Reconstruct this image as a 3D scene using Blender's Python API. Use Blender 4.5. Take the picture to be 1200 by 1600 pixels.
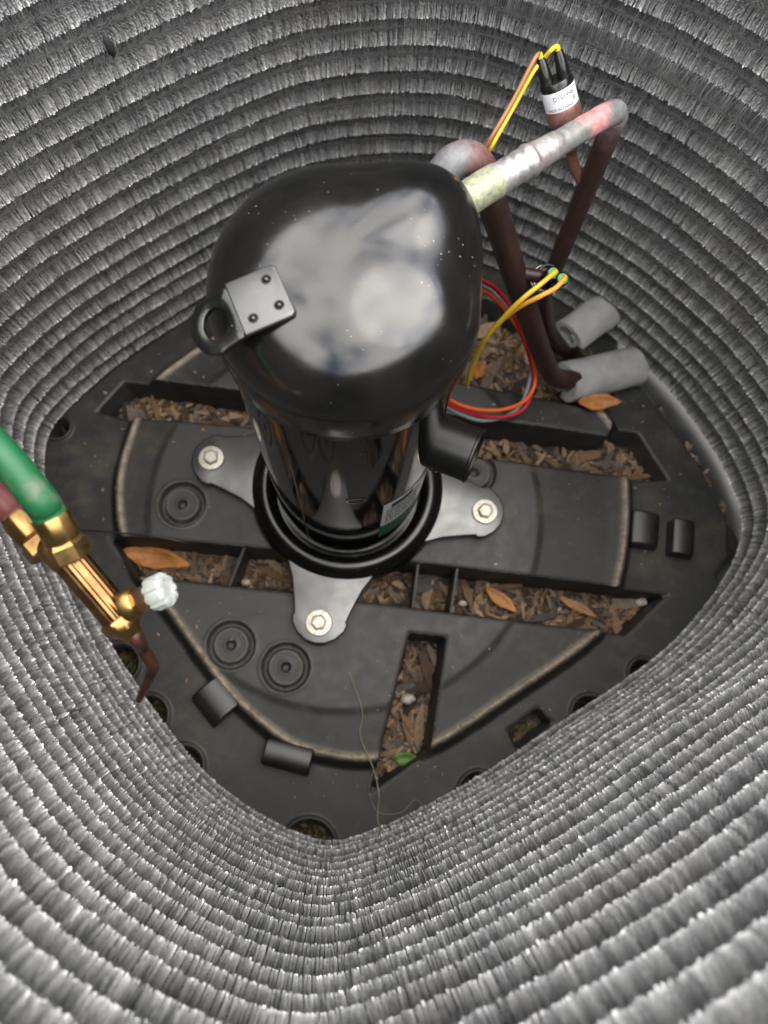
import bpy, bmesh, math, random
import numpy as np
from mathutils import Vector, Matrix
rad = math.radians
random.seed(7); rng = np.random.default_rng(7)
for o in list(bpy.data.objects): bpy.data.objects.remove(o)
S = bpy.context.scene
COL = S.collection

# ------------------------------------------------------------------ camera
CAM = Vector((0.003856, -0.200018, 0.670354))
ROT = Matrix(((0.9988932, 0.0, 0.0470355), (-0.0119763, 0.9670406, 0.2543403), (-0.0454853, -0.2546221, 0.9659703)))  # world -> camera
FPX = 1109.0
cd = bpy.data.cameras.new('camera'); cam = bpy.data.objects.new('camera', cd); COL.objects.link(cam)
cam.matrix_world = Matrix.Translation(CAM) @ ROT.transposed().to_4x4()
cd.sensor_fit = 'VERTICAL'; cd.sensor_height = 36.0; cd.sensor_width = 27.0
cd.lens = FPX / 1600 * 36.0
cd.clip_start = 0.01; cd.clip_end = 100
cd.dof.use_dof = True; cd.dof.focus_distance = 0.43; cd.dof.aperture_fstop = 7.0
S.camera = cam
# ------------------------------------------------------------------ sky and sun
SUN_AZ, SUN_EL = 2.0, 60.0           # from the right of the picture
W = bpy.data.worlds.new('World'); S.world = W; W.use_nodes = True
nt = W.node_tree; nt.nodes.clear()
out = nt.nodes.new('ShaderNodeOutputWorld'); bg = nt.nodes.new('ShaderNodeBackground')
sky = nt.nodes.new('ShaderNodeTexSky'); sky.sky_type = 'NISHITA'; sky.sun_disc = False
sky.sun_elevation = rad(SUN_EL); sky.sun_rotation = rad(90 - SUN_AZ)
tc = nt.nodes.new('ShaderNodeTexCoord'); nz = nt.nodes.new('ShaderNodeTexNoise')
nz.inputs['Scale'].default_value = 3.4; nz.inputs['Detail'].default_value = 7; nz.inputs['Roughness'].default_value = 0.58
cr = nt.nodes.new('ShaderNodeValToRGB'); cr.color_ramp.elements[0].position = 0.36; cr.color_ramp.elements[1].position = 0.56
mx = nt.nodes.new('ShaderNodeMix'); mx.data_type = 'RGBA'
mx.inputs[7].default_value = (15.2, 14.8, 14.0, 1)        # white cloud
nt.links.new(tc.outputs['Generated'], nz.inputs['Vector']); nt.links.new(nz.outputs['Fac'], cr.inputs['Fac'])
nt.links.new(cr.outputs['Color'], mx.inputs[0]); nt.links.new(sky.outputs['Color'], mx.inputs[6])
nt.links.new(mx.outputs[2], bg.inputs['Color']); bg.inputs['Strength'].default_value = 0.15
nt.links.new(bg.outputs['Background'], out.inputs['Surface'])
sl = bpy.data.lights.new('sun', 'SUN'); sl.energy = 1.2; sl.angle = rad(55); sl.color = (1.0, 0.95, 0.86)
so = bpy.data.objects.new('sun', sl); COL.objects.link(so)
sd_ = Vector((math.cos(rad(SUN_EL)) * math.cos(rad(SUN_AZ)), math.cos(rad(SUN_EL)) * math.sin(rad(SUN_AZ)), math.sin(rad(SUN_EL))))
so.rotation_euler = sd_.to_track_quat('Z', 'Y').to_euler(); so.location = sd_ * 3
S.view_settings.view_transform = 'Standard'; S.view_settings.look = 'None'; S.view_settings.gamma = 1
S.view_settings.exposure = 1.25
S.render.engine = 'CYCLES'

# ------------------------------------------------------------------ helpers
def at(u, v, z):
    """point on the horizontal plane z that lies along a picture position"""
    d = ROT.transposed() @ Vector((u - 600, 800 - v, -FPX))
    return CAM + d * ((z - CAM.z) / d.z)
def link(o, parent=None):
    COL.objects.link(o)
    if parent: o.parent = parent
    return o
def tag(o, label=None, cat=None, group=None, kind=None):
    if label: o['label'] = label
    if cat: o['category'] = cat
    if group: o['group'] = group
    if kind: o['kind'] = kind
    return o
def empty(name, loc, label, cat, group=None):
    o = bpy.data.objects.new(name, None); o.location = loc; o.empty_display_size = 0.02; COL.objects.link(o)
    return tag(o, label, cat, group)
def obj(name, me, mat, parent=None, smooth=True):
    if isinstance(me, bmesh.types.BMesh):
        bm = me; me = bpy.data.meshes.new(name); bm.normal_update(); bm.to_mesh(me); bm.free()
    if mat: me.materials.append(mat)
    if smooth: me.polygons.foreach_set('use_smooth', [True] * len(me.polygons))
    o = bpy.data.objects.new(name, me); COL.objects.link(o)
    if parent:
        o.parent = parent
        o.matrix_parent_inverse = Matrix.Translation(-world_loc(parent))
    return o
def world_loc(o):
    l = Vector(o.location)
    return l if o.parent is None else l        # children keep identity transforms: geometry is in world space
def arrays(name, V, F, mat=None):
    me = bpy.data.meshes.new(name); V = np.asarray(V, np.float32); F = np.asarray(F, np.int32)
    k = F.shape[1]
    me.vertices.add(len(V)); me.vertices.foreach_set('co', V.ravel())
    me.loops.add(F.size); me.loops.foreach_set('vertex_index', F.ravel())
    me.polygons.add(len(F)); me.polygons.foreach_set('loop_start', np.arange(0, F.size, k, dtype=np.int32))
    me.update(calc_edges=True)
    return me
def sharp(o, ang=35):
    o.data.set_sharp_from_angle(angle=rad(ang))
    return o
def bevel(o, w, seg=2, ang=30):
    m = o.modifiers.new('bevel', 'BEVEL'); m.width = w; m.segments = seg; m.limit_method = 'ANGLE'; m.angle_limit = rad(ang)
    return o
def catmull(P, n=8, closed=False):
    P = [Vector(p) for p in P]; R = []
    N = len(P); rngk = range(N if closed else N - 1)
    for i in rngk:
        if closed: a, b, c, d = P[i - 1], P[i], P[(i + 1) % N], P[(i + 2) % N]
        else: a, b, c, d = P[max(i - 1, 0)], P[i], P[i + 1], P[min(i + 2, N - 1)]
        for k in range(n):
            t = k / n
            R.append(0.5 * ((2 * b) + (c - a) * t + (2 * a - 5 * b + 4 * c - d) * t * t + (3 * b - a - 3 * c + d) * t ** 3))
    if not closed: R.append(P[-1])
    return R
def tube(bm, path, r, seg=16, cap=True, noise=0.0):
    """sweep a circle along a path with a rotation-minimising frame; r is a number or a list"""
    n = len(path); path = [Vector(p) for p in path]
    rr = [r] * n if not isinstance(r, (list, tuple)) else [np.interp(i / (n - 1), np.linspace(0, 1, len(r)), r) for i in range(n)]
    t0 = (path[1] - path[0]).normalized(); ref = Vector((0, 0, 1)) if abs(t0.z) < 0.9 else Vector((1, 0, 0))
    u = t0.cross(ref).normalized(); rings = []; prev = t0
    for i in range(n):
        t = (path[min(i + 1, n - 1)] - path[max(i - 1, 0)]).normalized()
        q = prev.rotation_difference(t); u = (q @ u); u = (u - t * u.dot(t)).normalized(); prev = t
        v = t.cross(u)
        ring = []
        for k in range(seg):
            a = 2 * math.pi * k / seg; f = rr[i] * (1 + noise * random.uniform(-1, 1))
            ring.append(bm.verts.new(path[i] + u * (math.cos(a) * f) + v * (math.sin(a) * f)))
        rings.append(ring)
    for a, b in zip(rings, rings[1:]):
        for k in range(seg): bm.faces.new((a[k], a[(k + 1) % seg], b[(k + 1) % seg], b[k]))
    if cap:
        bm.faces.new(list(reversed(rings[0]))); bm.faces.new(rings[-1])
    return rings
def lathe(bm, prof, mat4=None, seg=64, flute=None):
    """revolve (r, z) pairs about z, then move by mat4"""
    rings = []
    for (r, z) in prof:
        ring = []
        for k in range(seg):
            a = 2 * math.pi * k / seg; f = r * (flute(a, z) if flute else 1)
            p = Vector((f * math.cos(a), f * math.sin(a), z)); ring.append(bm.verts.new(mat4 @ p if mat4 else p))
        rings.append(ring)
    for a, b in zip(rings, rings[1:]):
        for k in range(seg): bm.faces.new((a[k], a[(k + 1) % seg], b[(k + 1) % seg], b[k]))
    if prof[0][0] > 1e-6: bm.faces.new(list(reversed(rings[0])))
    if prof[-1][0] > 1e-6: bm.faces.new(rings[-1])
    bmesh.ops.remove_doubles(bm, verts=bm.verts, dist=1e-7)
    return rings
def frame(p, d, up=Vector((0, 0, 1))):
    """matrix that puts local z along d at p"""
    z = Vector(d).normalized(); x = up.cross(z)
    if x.length < 1e-4: x = Vector((1, 0, 0))
    x.normalize(); y = z.cross(x)
    return Matrix.Translation(p) @ Matrix((x, y, z)).transposed().to_4x4()
def prism(bm, pts, z0, z1, mat4=None):
    f = lambda p: mat4 @ p if mat4 else p
    a = [bm.verts.new(f(Vector((x, y, z0)))) for x, y in pts]; b = [bm.verts.new(f(Vector((x, y, z1)))) for x, y in pts]
    n = len(pts)
    bm.faces.new(list(reversed(a))); bm.faces.new(b)
    for i in range(n): bm.faces.new((a[i], a[(i + 1) % n], b[(i + 1) % n], b[i]))
def box(bm, c, sx, sy, sz, mat4=None):
    prism(bm, [(c[0] - sx, c[1] - sy), (c[0] + sx, c[1] - sy), (c[0] + sx, c[1] + sy), (c[0] - sx, c[1] + sy)], c[2] - sz, c[2] + sz, mat4)

# ------------------------------------------------------------------ materials
def pnoise(n, cells, amp, r):
    c = r.normal(0, 1, cells); x = np.arange(n) / n * cells; i = x.astype(int); f = x - i; f = f * f * (3 - 2 * f)
    return amp * (c[i % cells] * (1 - f) + c[(i + 1) % cells] * f)
class Mat:
    def __init__(s, name, col=(0.5, 0.5, 0.5), rough=0.5, metal=0.0, **kw):
        s.m = bpy.data.materials.new(name); s.m.use_nodes = True; s.t = s.m.node_tree
        s.b = s.t.nodes['Principled BSDF']
        s.b.inputs['Base Color'].default_value = (*col, 1); s.b.inputs['Roughness'].default_value = rough; s.b.inputs['Metallic'].default_value = metal
        for k, v in kw.items(): s.b.inputs[k.replace('_', ' ')].default_value = v
    def node(s, t, **kw):
        n = s.t.nodes.new(t)
        for k, v in kw.items():
            if k in n.inputs: n.inputs[k].default_value = v
            else: setattr(n, k, v)
        return n
    def link(s, a, b): s.t.links.new(a, b)
    def coords(s):
        return s.node('ShaderNodeTexCoord').outputs['Object']
    def noise(s, scale, detail=4, rough=0.55, vec=None):
        n = s.node('ShaderNodeTexNoise'); n.inputs['Scale'].default_value = scale; n.inputs['Detail'].default_value = detail; n.inputs['Roughness'].default_value = rough
        s.link(vec if vec is not None else s.coords(), n.inputs['Vector']); return n.outputs['Fac']
    def ramp(s, fac, stops):
        r = s.node('ShaderNodeValToRGB'); el = r.color_ramp.elements
        while len(el) < len(stops): el.new(0.5)
        for e, (p, c) in zip(el, stops):
            e.position = p; e.color = (*c, 1) if not isinstance(c, (int, float)) else (c, c, c, 1)
        s.link(fac, r.inputs['Fac']); return r.outputs['Color']
    def mix(s, fac, a, b, blend='MIX'):
        n = s.node('ShaderNodeMix'); n.data_type = 'RGBA'; n.blend_type = blend
        for sock, v in ((n.inputs[0], fac), (n.inputs[6], a), (n.inputs[7], b)):
            if isinstance(v, (int, float)): sock.default_value = v
            elif isinstance(v, tuple): sock.default_value = (*v, 1)
            else: s.link(v, sock)
        return n.outputs[2]
    def math(s, op, a, b=0.0):
        n = s.node('ShaderNodeMath'); n.operation = op
        for sock, v in ((n.inputs[0], a), (n.inputs[1], b)):
            if isinstance(v, (int, float)): sock.default_value = v
            else: s.link(v, sock)
        return n.outputs[0]
    def attr(s, name, out='Fac'):
        n = s.node('ShaderNodeAttribute'); n.attribute_name = name; return n.outputs[out]
    def col(s, c): s.link(c, s.b.inputs['Base Color']); return s
    def rough(s, c): s.link(c, s.b.inputs['Roughness']); return s
    def bump(s, h, strength=0.3, dist=0.001):
        n = s.node('ShaderNodeBump'); n.inputs['Strength'].default_value = strength; n.inputs['Distance'].default_value = dist
        s.link(h, n.inputs['Height']); s.link(n.outputs['Normal'], s.b.inputs['Normal']); return s

# glossy black compressor enamel with dust
def black_paint(name='black_enamel', r0=0.12, r1=0.23, ior=1.68, dirt=1.0):
    k = Mat(name, (0.008, 0.008, 0.008), 0.16); k.b.inputs['IOR'].default_value = ior
    vor = k.node('ShaderNodeTexVoronoi'); vor.inputs['Scale'].default_value = 260; k.link(k.coords(), vor.inputs['Vector'])
    speck = k.math('LESS_THAN', vor.outputs['Distance'], 0.09)
    patch = k.ramp(k.noise(34, 3), [(0.5, 0), (0.66, 1)])
    speck = k.math('MULTIPLY', speck, patch)
    paler_tone = k.ramp(k.noise(28, 5, 0.6), [(0.35, (0.003, 0.003, 0.003)), (0.75, (0.003 + 0.008 * dirt, 0.003 + 0.007 * dirt, 0.003 + 0.006 * dirt))])
    k.col(k.mix(speck, paler_tone, (0.36, 0.33, 0.28)))
    k.rough(k.ramp(k.noise(55, 6, 0.7), [(0.3, r0), (0.72, r1)]))
    k.bump(k.noise(420, 2), 0.05, 0.0004); return k.m
M_black = black_paint()
M_ring = black_paint('black_ring_enamel', 0.16, 0.30, 1.5, 0.6)
M_shell = black_paint('black_shell_enamel', 0.04, 0.10, 1.6, 0.2)
def foot_paint():
    k = Mat('black_foot_paint', (0.02, 0.02, 0.021), 0.3); k.b.inputs['IOR'].default_value = 1.9; k.b.inputs['Coat Weight'].default_value = 0.35; k.b.inputs['Coat Roughness'].default_value = 0.2
    k.rough(k.ramp(k.noise(60, 5), [(0.3, 0.3), (0.7, 0.46)])); k.col(k.ramp(k.noise(45, 6, 0.65), [(0.3, (0.014, 0.014, 0.015)), (0.6, (0.024, 0.024, 0.024)), (0.78, (0.075, 0.062, 0.048))])); return k.m
M_foot = foot_paint()
M_fence = Mat('black_fence_plastic', (0.006, 0.006, 0.006), 0.36).m
M_blackplastic = Mat('black_moulded_plastic', (0.007, 0.007, 0.007), 0.22).m
def deck_mat():
    k = Mat('pan_plastic', (0.03, 0.03, 0.03), 0.48); k.b.inputs['Specular IOR Level'].default_value = 0.36
    d = k.attr('dust'); n1 = k.noise(70, 6, 0.65); n2 = k.noise(12, 4); n3 = k.noise(900, 3, 0.7)
    base = k.ramp(n2, [(0.3, (0.016, 0.0165, 0.017)), (0.7, (0.030, 0.030, 0.030))])
    base = k.mix(k.ramp(n1, [(0.52, 0), (0.8, 0.6)]), base, (0.075, 0.067, 0.056))
    base = k.mix(k.ramp(k.noise(9, 6, 0.72), [(0.52, 0), (0.70, 0.6)]), base, (0.085, 0.070, 0.050))
    base = k.mix(k.math('MULTIPLY', k.attr('paler_tone'), 0.6), base, (0.052, 0.051, 0.049))
    vor = k.node('ShaderNodeTexVoronoi'); vor.inputs['Scale'].default_value = 150; k.link(k.coords(), vor.inputs['Vector'])
    sp = k.math('MULTIPLY', k.math('LESS_THAN', vor.outputs['Distance'], 0.07), k.ramp(k.noise(25, 3), [(0.5, 0), (0.62, 1)]))
    base = k.mix(sp, base, (0.32, 0.28, 0.22))
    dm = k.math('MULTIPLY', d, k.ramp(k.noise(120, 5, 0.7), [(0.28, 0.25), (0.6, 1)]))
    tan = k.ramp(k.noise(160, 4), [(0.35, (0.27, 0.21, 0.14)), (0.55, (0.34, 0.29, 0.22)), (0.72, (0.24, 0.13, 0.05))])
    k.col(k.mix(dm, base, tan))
    k.rough(k.ramp(n1, [(0.3, 0.42), (0.75, 0.62)])); k.bump(n3, 0.12, 0.0005); return k.m
M_deck = deck_mat()
def mottled(name, c1, c2, rough=0.5, metal=0.0, scale=120, bump=0.2, p=(0.4, 0.62)):
    k = Mat(name, c1, rough, metal); n = k.noise(scale, 6, 0.68)
    k.col(k.ramp(n, [(p[0], c1), (p[1], c2)])); k.bump(n, bump, 0.0008); return k.m
M_clip = mottled('black_clip_plastic', (0.010, 0.010, 0.010), (0.022, 0.021, 0.020), 0.34, 0, 60, 0.05)
def alu():
    k = Mat('spine_fin_aluminium', (0.62, 0.62, 0.63), 0.42, 0.52)
    v = k.attr('tone'); n = k.noise(16, 4)
    c = k.ramp(v, [(0.0, (0.20, 0.20, 0.205)), (0.5, (0.42, 0.42, 0.425)), (1.0, (0.72, 0.72, 0.71))])
    c = k.mix(k.ramp(n, [(0.55, 0), (0.8, 0.45)]), c, (0.36, 0.33, 0.28))
    k.col(c); k.rough(k.ramp(v, [(0, 0.56), (1, 0.36)])); return k.m
M_alu = alu()
M_core_backing = Mat('tube_core_backing', (0.11, 0.11, 0.108), 0.6, 0.3).m
M_pipe = mottled('dark_oxidised_copper', (0.030, 0.014, 0.012), (0.055, 0.028, 0.025), 0.42, 0.0, 90, 0.08)
M_copper = mottled('painted_copper', (0.15, 0.062, 0.05), (0.23, 0.12, 0.10), 0.38, 0.2, 160, 0.08)
M_grey_pipe = mottled('heat_greyed_pipe', (0.16, 0.16, 0.155), (0.36, 0.36, 0.35), 0.5, 0.3, 260, 0.5)
M_pink = mottled('pink_burnt_paint', (0.50, 0.21, 0.21), (0.34, 0.26, 0.26), 0.6, 0, 330, 0.3, (0.45, 0.7))
M_steelgrey = mottled('grey_burnt_elbow', (0.19, 0.20, 0.22), (0.30, 0.26, 0.27), 0.42, 0.2, 130, 0.15)
def tarnish():
    k = Mat('tarnished_pipe', (0.2, 0.2, 0.2), 0.45); c = k.attr('tint', 'Color'); n = k.noise(260, 6, 0.72); n2 = k.noise(70, 4)
    c = k.mix(0.8, c, k.ramp(n, [(0.3, 0.55), (0.5, 1.0), (0.72, 1.35)]), 'MULTIPLY')
    k.col(k.mix(k.ramp(n2, [(0.56, 0), (0.72, 0.5)]), c, (0.10, 0.06, 0.05))); k.link(k.attr('metal'), k.b.inputs['Metallic']); k.rough(k.ramp(n, [(0.3, 0.33), (0.7, 0.55)])); k.bump(n, 0.45, 0.0008); return k.m
M_tarnish = tarnish()
def tarnished_tube(name, pts, stops, parent, seg=24, lump=0.0):
    """one continuous pipe; stops = (length along it, radius, colour, metallic)"""
    P = catmull(pts, 60); Ls = np.r_[0, np.cumsum([(b - a).length for a, b in zip(P, P[1:])])]; m_ = int(Ls[-1] / 0.0008)
    Q = np.stack([np.interp(np.linspace(0, Ls[-1], m_), Ls, [p[i] for p in P]) for i in range(3)], 1); l_ = np.linspace(0, Ls[-1], m_); st = np.array([x[0] for x in stops])
    rr = np.interp(l_, st, [x[1] for x in stops]); bm = bmesh.new(); r_ = np.random.default_rng(len(name))
    lum = np.where((l_ > stops[1][0]) & (l_ < stops[-3][0]), lump, 0.0); wob = pnoise(m_, max(4, m_ // 4), 1.0, r_) * lum
    tube(bm, [Vector(q) for q in Q], list(rr * (1 + wob)), seg); o = obj(name, bm, M_tarnish, parent)
    li = np.repeat(l_, seg) + 0.0022 * r_.normal(0, 1, m_ * seg) * 0.6 + 0.003 * np.sin(np.tile(np.arange(seg), m_) * 2 * math.pi / seg * 2 + np.repeat(l_, seg) * 200)
    C_ = np.stack([np.interp(li, st, [x[2][i] for x in stops]) for i in range(3)] + [np.ones(m_ * seg)], 1)
    o.data.attributes.new('tint', 'FLOAT_COLOR', 'POINT').data.foreach_set('color', C_.astype(np.float32).ravel())
    o.data.attributes.new('metal', 'FLOAT', 'POINT').data.foreach_set('value', np.interp(li, st, [x[3] for x in stops]).astype(np.float32))
    return o
M_braze = mottled('silver_braze_joint', (0.62, 0.60, 0.61), (0.30, 0.25, 0.25), 0.33, 0.75, 200, 0.7, (0.48, 0.66))
M_zinc = mottled('yellow_zinc_collar', (0.40, 0.39, 0.23), (0.20, 0.23, 0.21), 0.5, 0.3, 300, 0.5, (0.42, 0.62))
M_bolt = mottled('zinc_bolt', (0.50, 0.48, 0.42), (0.30, 0.25, 0.18), 0.42, 0.7, 380, 0.4, (0.45, 0.72))
def brass():
    k = Mat('brass', (0.55, 0.36, 0.12), 0.24, 1.0); n = k.noise(70, 5)
    k.col(k.ramp(n, [(0.3, (0.46, 0.31, 0.12)), (0.55, (0.34, 0.20, 0.075)), (0.75, (0.16, 0.085, 0.04))])); k.rough(k.ramp(k.noise(140, 5), [(0.3, 0.26), (0.75, 0.5)])); return k.m
M_brass = brass()
def brass2():
    k = Mat('brown_brass_handle', (0.36, 0.19, 0.08), 0.2, 1.0); n = k.noise(60, 5)
    k.col(k.ramp(n, [(0.3, (0.34, 0.19, 0.08)), (0.72, (0.18, 0.08, 0.035))])); k.rough(k.ramp(k.noise(180, 5), [(0.3, 0.24), (0.75, 0.42)])); return k.m
M_brass2 = brass2()
M_coppernut = Mat('copper_hex', (0.66, 0.38, 0.22), 0.28, 1.0).m
M_tip = mottled('blackened_copper_tip', (0.035, 0.016, 0.012), (0.10, 0.04, 0.025), 0.38, 0.5, 120, 0.1)
def hose(name, c):
    k = Mat(name, c, 0.5); n = k.noise(90, 5); k.col(k.mix(k.ramp(n, [(0.55, 0), (0.75, 0.6)]), c, (0.16, 0.14, 0.11))); return k.m
M_green = hose('green_hose_rubber', (0.006, 0.10, 0.032)); M_redhose = hose('red_hose_rubber', (0.13, 0.028, 0.03))
M_knob = Mat('clear_acrylic', (0.62, 0.65, 0.62), 0.22, 0, Transmission_Weight=0.5, IOR=1.49).m
def wire(name, c): return Mat(name, c, 0.36).m
M_wy = wire('yellow_wire', (0.72, 0.50, 0.03)); M_wo = wire('orange_wire', (0.75, 0.12, 0.02)); M_wyo = wire('amber_wire', (0.74, 0.36, 0.05))
M_wr = wire('red_wire', (0.50, 0.012, 0.025)); M_wg = wire('grey_wire', (0.22, 0.25, 0.29)); M_wb = wire('brown_wire', (0.30, 0.13, 0.05))
M_greenseal = Mat('green_terminal_seal', (0.16, 0.42, 0.13), 0.4).m
def foam():
    k = Mat('grey_pipe_foam', (0.20, 0.20, 0.20), 0.85); n = k.noise(500, 4, 0.7)
    k.col(k.ramp(k.noise(60, 5), [(0.3, (0.27, 0.27, 0.27)), (0.7, (0.36, 0.36, 0.36))])); k.bump(n, 0.3, 0.0008); return k.m
M_foam = foam()
M_white = Mat('label_white', (0.72, 0.74, 0.78), 0.35).m
M_ink = Mat('label_ink', (0.012, 0.012, 0.014), 0.5).m
M_greenlabel = Mat('label_green', (0.006, 0.10, 0.045), 0.3).m
M_chrome = Mat('spring_steel', (0.62, 0.62, 0.62), 0.25, 1.0).m
def soil():
    k = Mat('mulch_soil', (0.1, 0.06, 0.035), 0.9); n = k.noise(60, 8, 0.72); n2 = k.noise(300, 5, 0.7)
    k.col(k.mix(k.ramp(n2, [(0.4, 0), (0.75, 0.7)]), k.ramp(n, [(0.3, (0.012, 0.008, 0.005)), (0.55, (0.040, 0.026, 0.016)), (0.75, (0.08, 0.055, 0.035))]), (0.10, 0.07, 0.045)))
    k.bump(n2, 0.9, 0.003); return k.m
M_soil = soil()
def chipmat():
    k = Mat('bark_chip', (0.2, 0.12, 0.07), 0.85); c = k.attr('tint', 'Color'); n = k.noise(240, 5, 0.7)
    k.col(k.mix(0.75, c, k.ramp(n, [(0.3, 0.35), (0.7, 1.0)]), 'MULTIPLY')); k.bump(n, 0.5, 0.001); return k.m
M_chip = chipmat()
def leafmat(name, c1, c2):
    k = Mat(name, c1, 0.5); k.col(k.ramp(k.noise(110, 5), [(0.35, c1), (0.68, c2)])); k.bump(k.noise(260, 3), 0.25, 0.0006); return k.m
M_leaf_o = leafmat('orange_dry_leaf', (0.46, 0.19, 0.04), (0.26, 0.09, 0.02)); M_leaf_b = leafmat('brown_dry_leaf', (0.33, 0.17, 0.07), (0.20, 0.09, 0.03))
M_leaf_g = leafmat('green_leaf', (0.08, 0.19, 0.02), (0.04, 0.10, 0.012))
M_pebble = mottled('white_pebble', (0.52, 0.48, 0.42), (0.34, 0.30, 0.25), 0.7, 0, 300, 0.4)
M_grass = leafmat('grass_blade', (0.035, 0.07, 0.015), (0.12, 0.10, 0.035))
M_strand = Mat('dry_strand', (0.26, 0.22, 0.15), 0.6).m

# ------------------------------------------------------------------ ground under the pan
ZG = -0.052
gx, gy = np.meshgrid(np.linspace(-0.9, 0.9, 200), np.linspace(-0.9, 0.9, 200))
def vnoise(x, y, sc, seed):
    r = np.random.default_rng(seed).random((64, 64)); X = (x * sc) % 63; Y = (y * sc) % 63
    i = X.astype(int); j = Y.astype(int); fx = X - i; fy = Y - j; fx = fx * fx * (3 - 2 * fx); fy = fy * fy * (3 - 2 * fy)
    return (r[i, j] * (1 - fx) + r[i + 1, j] * fx) * (1 - fy) + (r[i, j + 1] * (1 - fx) + r[i + 1, j + 1] * fx) * fy
def gz(x, y): return ZG + 0.006 * (vnoise(x + 2, y + 2, 40, 1) - 0.5) + 0.003 * (vnoise(x + 2, y + 2, 110, 2) - 0.5)
V = np.stack([gx.ravel(), gy.ravel(), gz(gx, gy).ravel()], 1)
idx = np.arange(200 * 200).reshape(200, 200)
F = np.stack([idx[:-1, :-1], idx[:-1, 1:], idx[1:, 1:], idx[1:, :-1]], -1).reshape(-1, 4)
tag(obj('ground', arrays('ground', V, F), M_soil), kind='structure')

# ------------------------------------------------------------------ outline of the coil (inner face), metres
CO = [(-302,38),(-298,62),(-278,91),(-240,132),(-203,163),(-167,191),(-111,231),(-49,267),(0,282),(49,288),(92,285),(135,270),(205,236),(262,196),(303,157),(338,118),
      (362,82),(381,47),(393,15),(400,-16),(395,-48),(368,-91),(320,-142),(266,-182),(199,-222),(135,-261),(80,-289),(28,-311),(-11,-321),(-50,-310),(-89,-290),(-124,-264),(-157,-229),(-190,-188),(-222,-142),(-264,-66),(-296,4)]
cp = np.array([(p.x, p.y) for p in catmull([(x / 1000, y / 1000, 0) for x, y in CO], 24, True)])
def resample(P, n):
    Q = np.vstack([P, P[:1]]); d = np.r_[0, np.cumsum(np.linalg.norm(np.diff(Q, axis=0), axis=1))]
    s = np.linspace(0, d[-1], n, endpoint=False); return np.stack([np.interp(s, d, Q[:, 0]), np.interp(s, d, Q[:, 1])], 1), d[-1]
cp, LEN = resample(cp, 1200)
for _ in range(40): cp = (np.roll(cp, 1, 0) + np.roll(cp, -1, 0) + 2 * cp) / 4
cp, LEN = resample(cp, 1200)
tan_ = np.roll(cp, -1, 0) - np.roll(cp, 1, 0); tan_ /= np.linalg.norm(tan_, axis=1)[:, None]
nin = np.stack([tan_[:, 1], -tan_[:, 0]], 1)                      # outline runs clockwise: the inside is on its right
if ((cp + nin * 0.05) ** 2).sum() > (cp ** 2).sum(): nin = -nin
def poly_sd(px, py, poly):
    """signed distance to a polygon, negative inside"""
    P = np.asarray(poly, float); d = np.full(px.shape, 1e9); ins = np.zeros(px.shape, bool)
    for i in range(len(P)):
        a = P[i]; b = P[(i + 1) % len(P)]; ex, ey = b - a; wx, wy = px - a[0], py - a[1]
        t = np.clip((wx * ex + wy * ey) / (ex * ex + ey * ey), 0, 1); d = np.minimum(d, (wx - ex * t) ** 2 + (wy - ey * t) ** 2)
        c = ((a[1] <= py) & (b[1] > py)) | ((b[1] <= py) & (a[1] > py))
        xi = a[0] + (py - a[1]) / (ey if abs(ey) > 1e-12 else 1e-12) * ex; ins ^= c & (px < xi)
    return np.where(ins, -1, 1) * np.sqrt(d)
mm = lambda L: [(x / 1000, y / 1000) for x, y in L]
smooth = lambda t: (lambda c: c * c * (3 - 2 * c))(np.clip(t, 0, 1))

# ------------------------------------------------------------------ base pan
pan = empty('base_pan', (0, 0, -0.05), 'black moulded plastic base pan with open slots, under the compressor and inside the coil', 'base pan')
RIDGE = mm([(-216,69),(-226,15),(-221,-36),(-203,-80),(-170,-118),(-122,-179),(-92,-210),(-51,-240),(-10,-252),(30,-254),(82,-242),(154,-199),(242,-140),(265,-94),(279,-40),(284,16),(280,60),(255,100),(180,165),(90,215),(0,228),(-80,207),(-140,166),(-192,122),(-208,96)])
RIDGE = [(p.x, p.y) for p in catmull([(x, y, 0) for x, y in RIDGE], 6, True)]
SLOTS = dict(
    A=mm([(-257,84),(-233,117),(-198,114),(-117,103),(101,80),(219,68),(266,61),(275,82),(283,73),(304,70),(331,19),(281,18),(138,34),(-99,63),(-217,72)]),
    B=mm([(-232,-48),(-63,-62),(66,-73),(258,-94),(318,-100),(272,-140),(181,-131),(20,-112),(-61,-102),(-202,-88)]),
    C=mm([(59,-140),(94,-144),(77,-248),(24,-282),(31,-249)]),
    D=mm([(60,125),(122,115),(220,98),(262,90),(284,112),(240,178),(150,225),(60,215)]),
    E=mm([(153,-228),(182,-208),(196,-222),(160,-246)]))
HOLES = [(-211,-168,16),(-181,-215,16),(-146,-259,16),(-31,-328,22),(123,-283,16),(231,-214,15),(286,-177,12),(-294,66,10)]
GROM = [(-160,-18),(-106,-152),(-55,-172),(126,19),(-20,150)]
PANEDGE = mm([(322,112),(345,71),(367,34),(384,-9),(387,-37),(383,-62),(368,-78),(375,-100),(420,-110),(420,-420),(-420,-420),(-420,420),(330,420),(290,160)])
G = 0.00125
xs = np.arange(-0.335, 0.435, G); ys = np.arange(-0.355, 0.33, G)
X, Y = np.meshgrid(xs, ys); sh = X.shape
dp = poly_sd(X, Y, RIDGE); rho = np.hypot(X + 0.001, Y + 0.02)
zin = -0.0016 * smooth((rho - 0.186) / 0.010) - 0.003 * np.clip((rho - 0.19) / 0.07, 0, 1) + 0.0022 * np.exp(-((dp + 0.0035) / 0.0026) ** 2)
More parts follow.
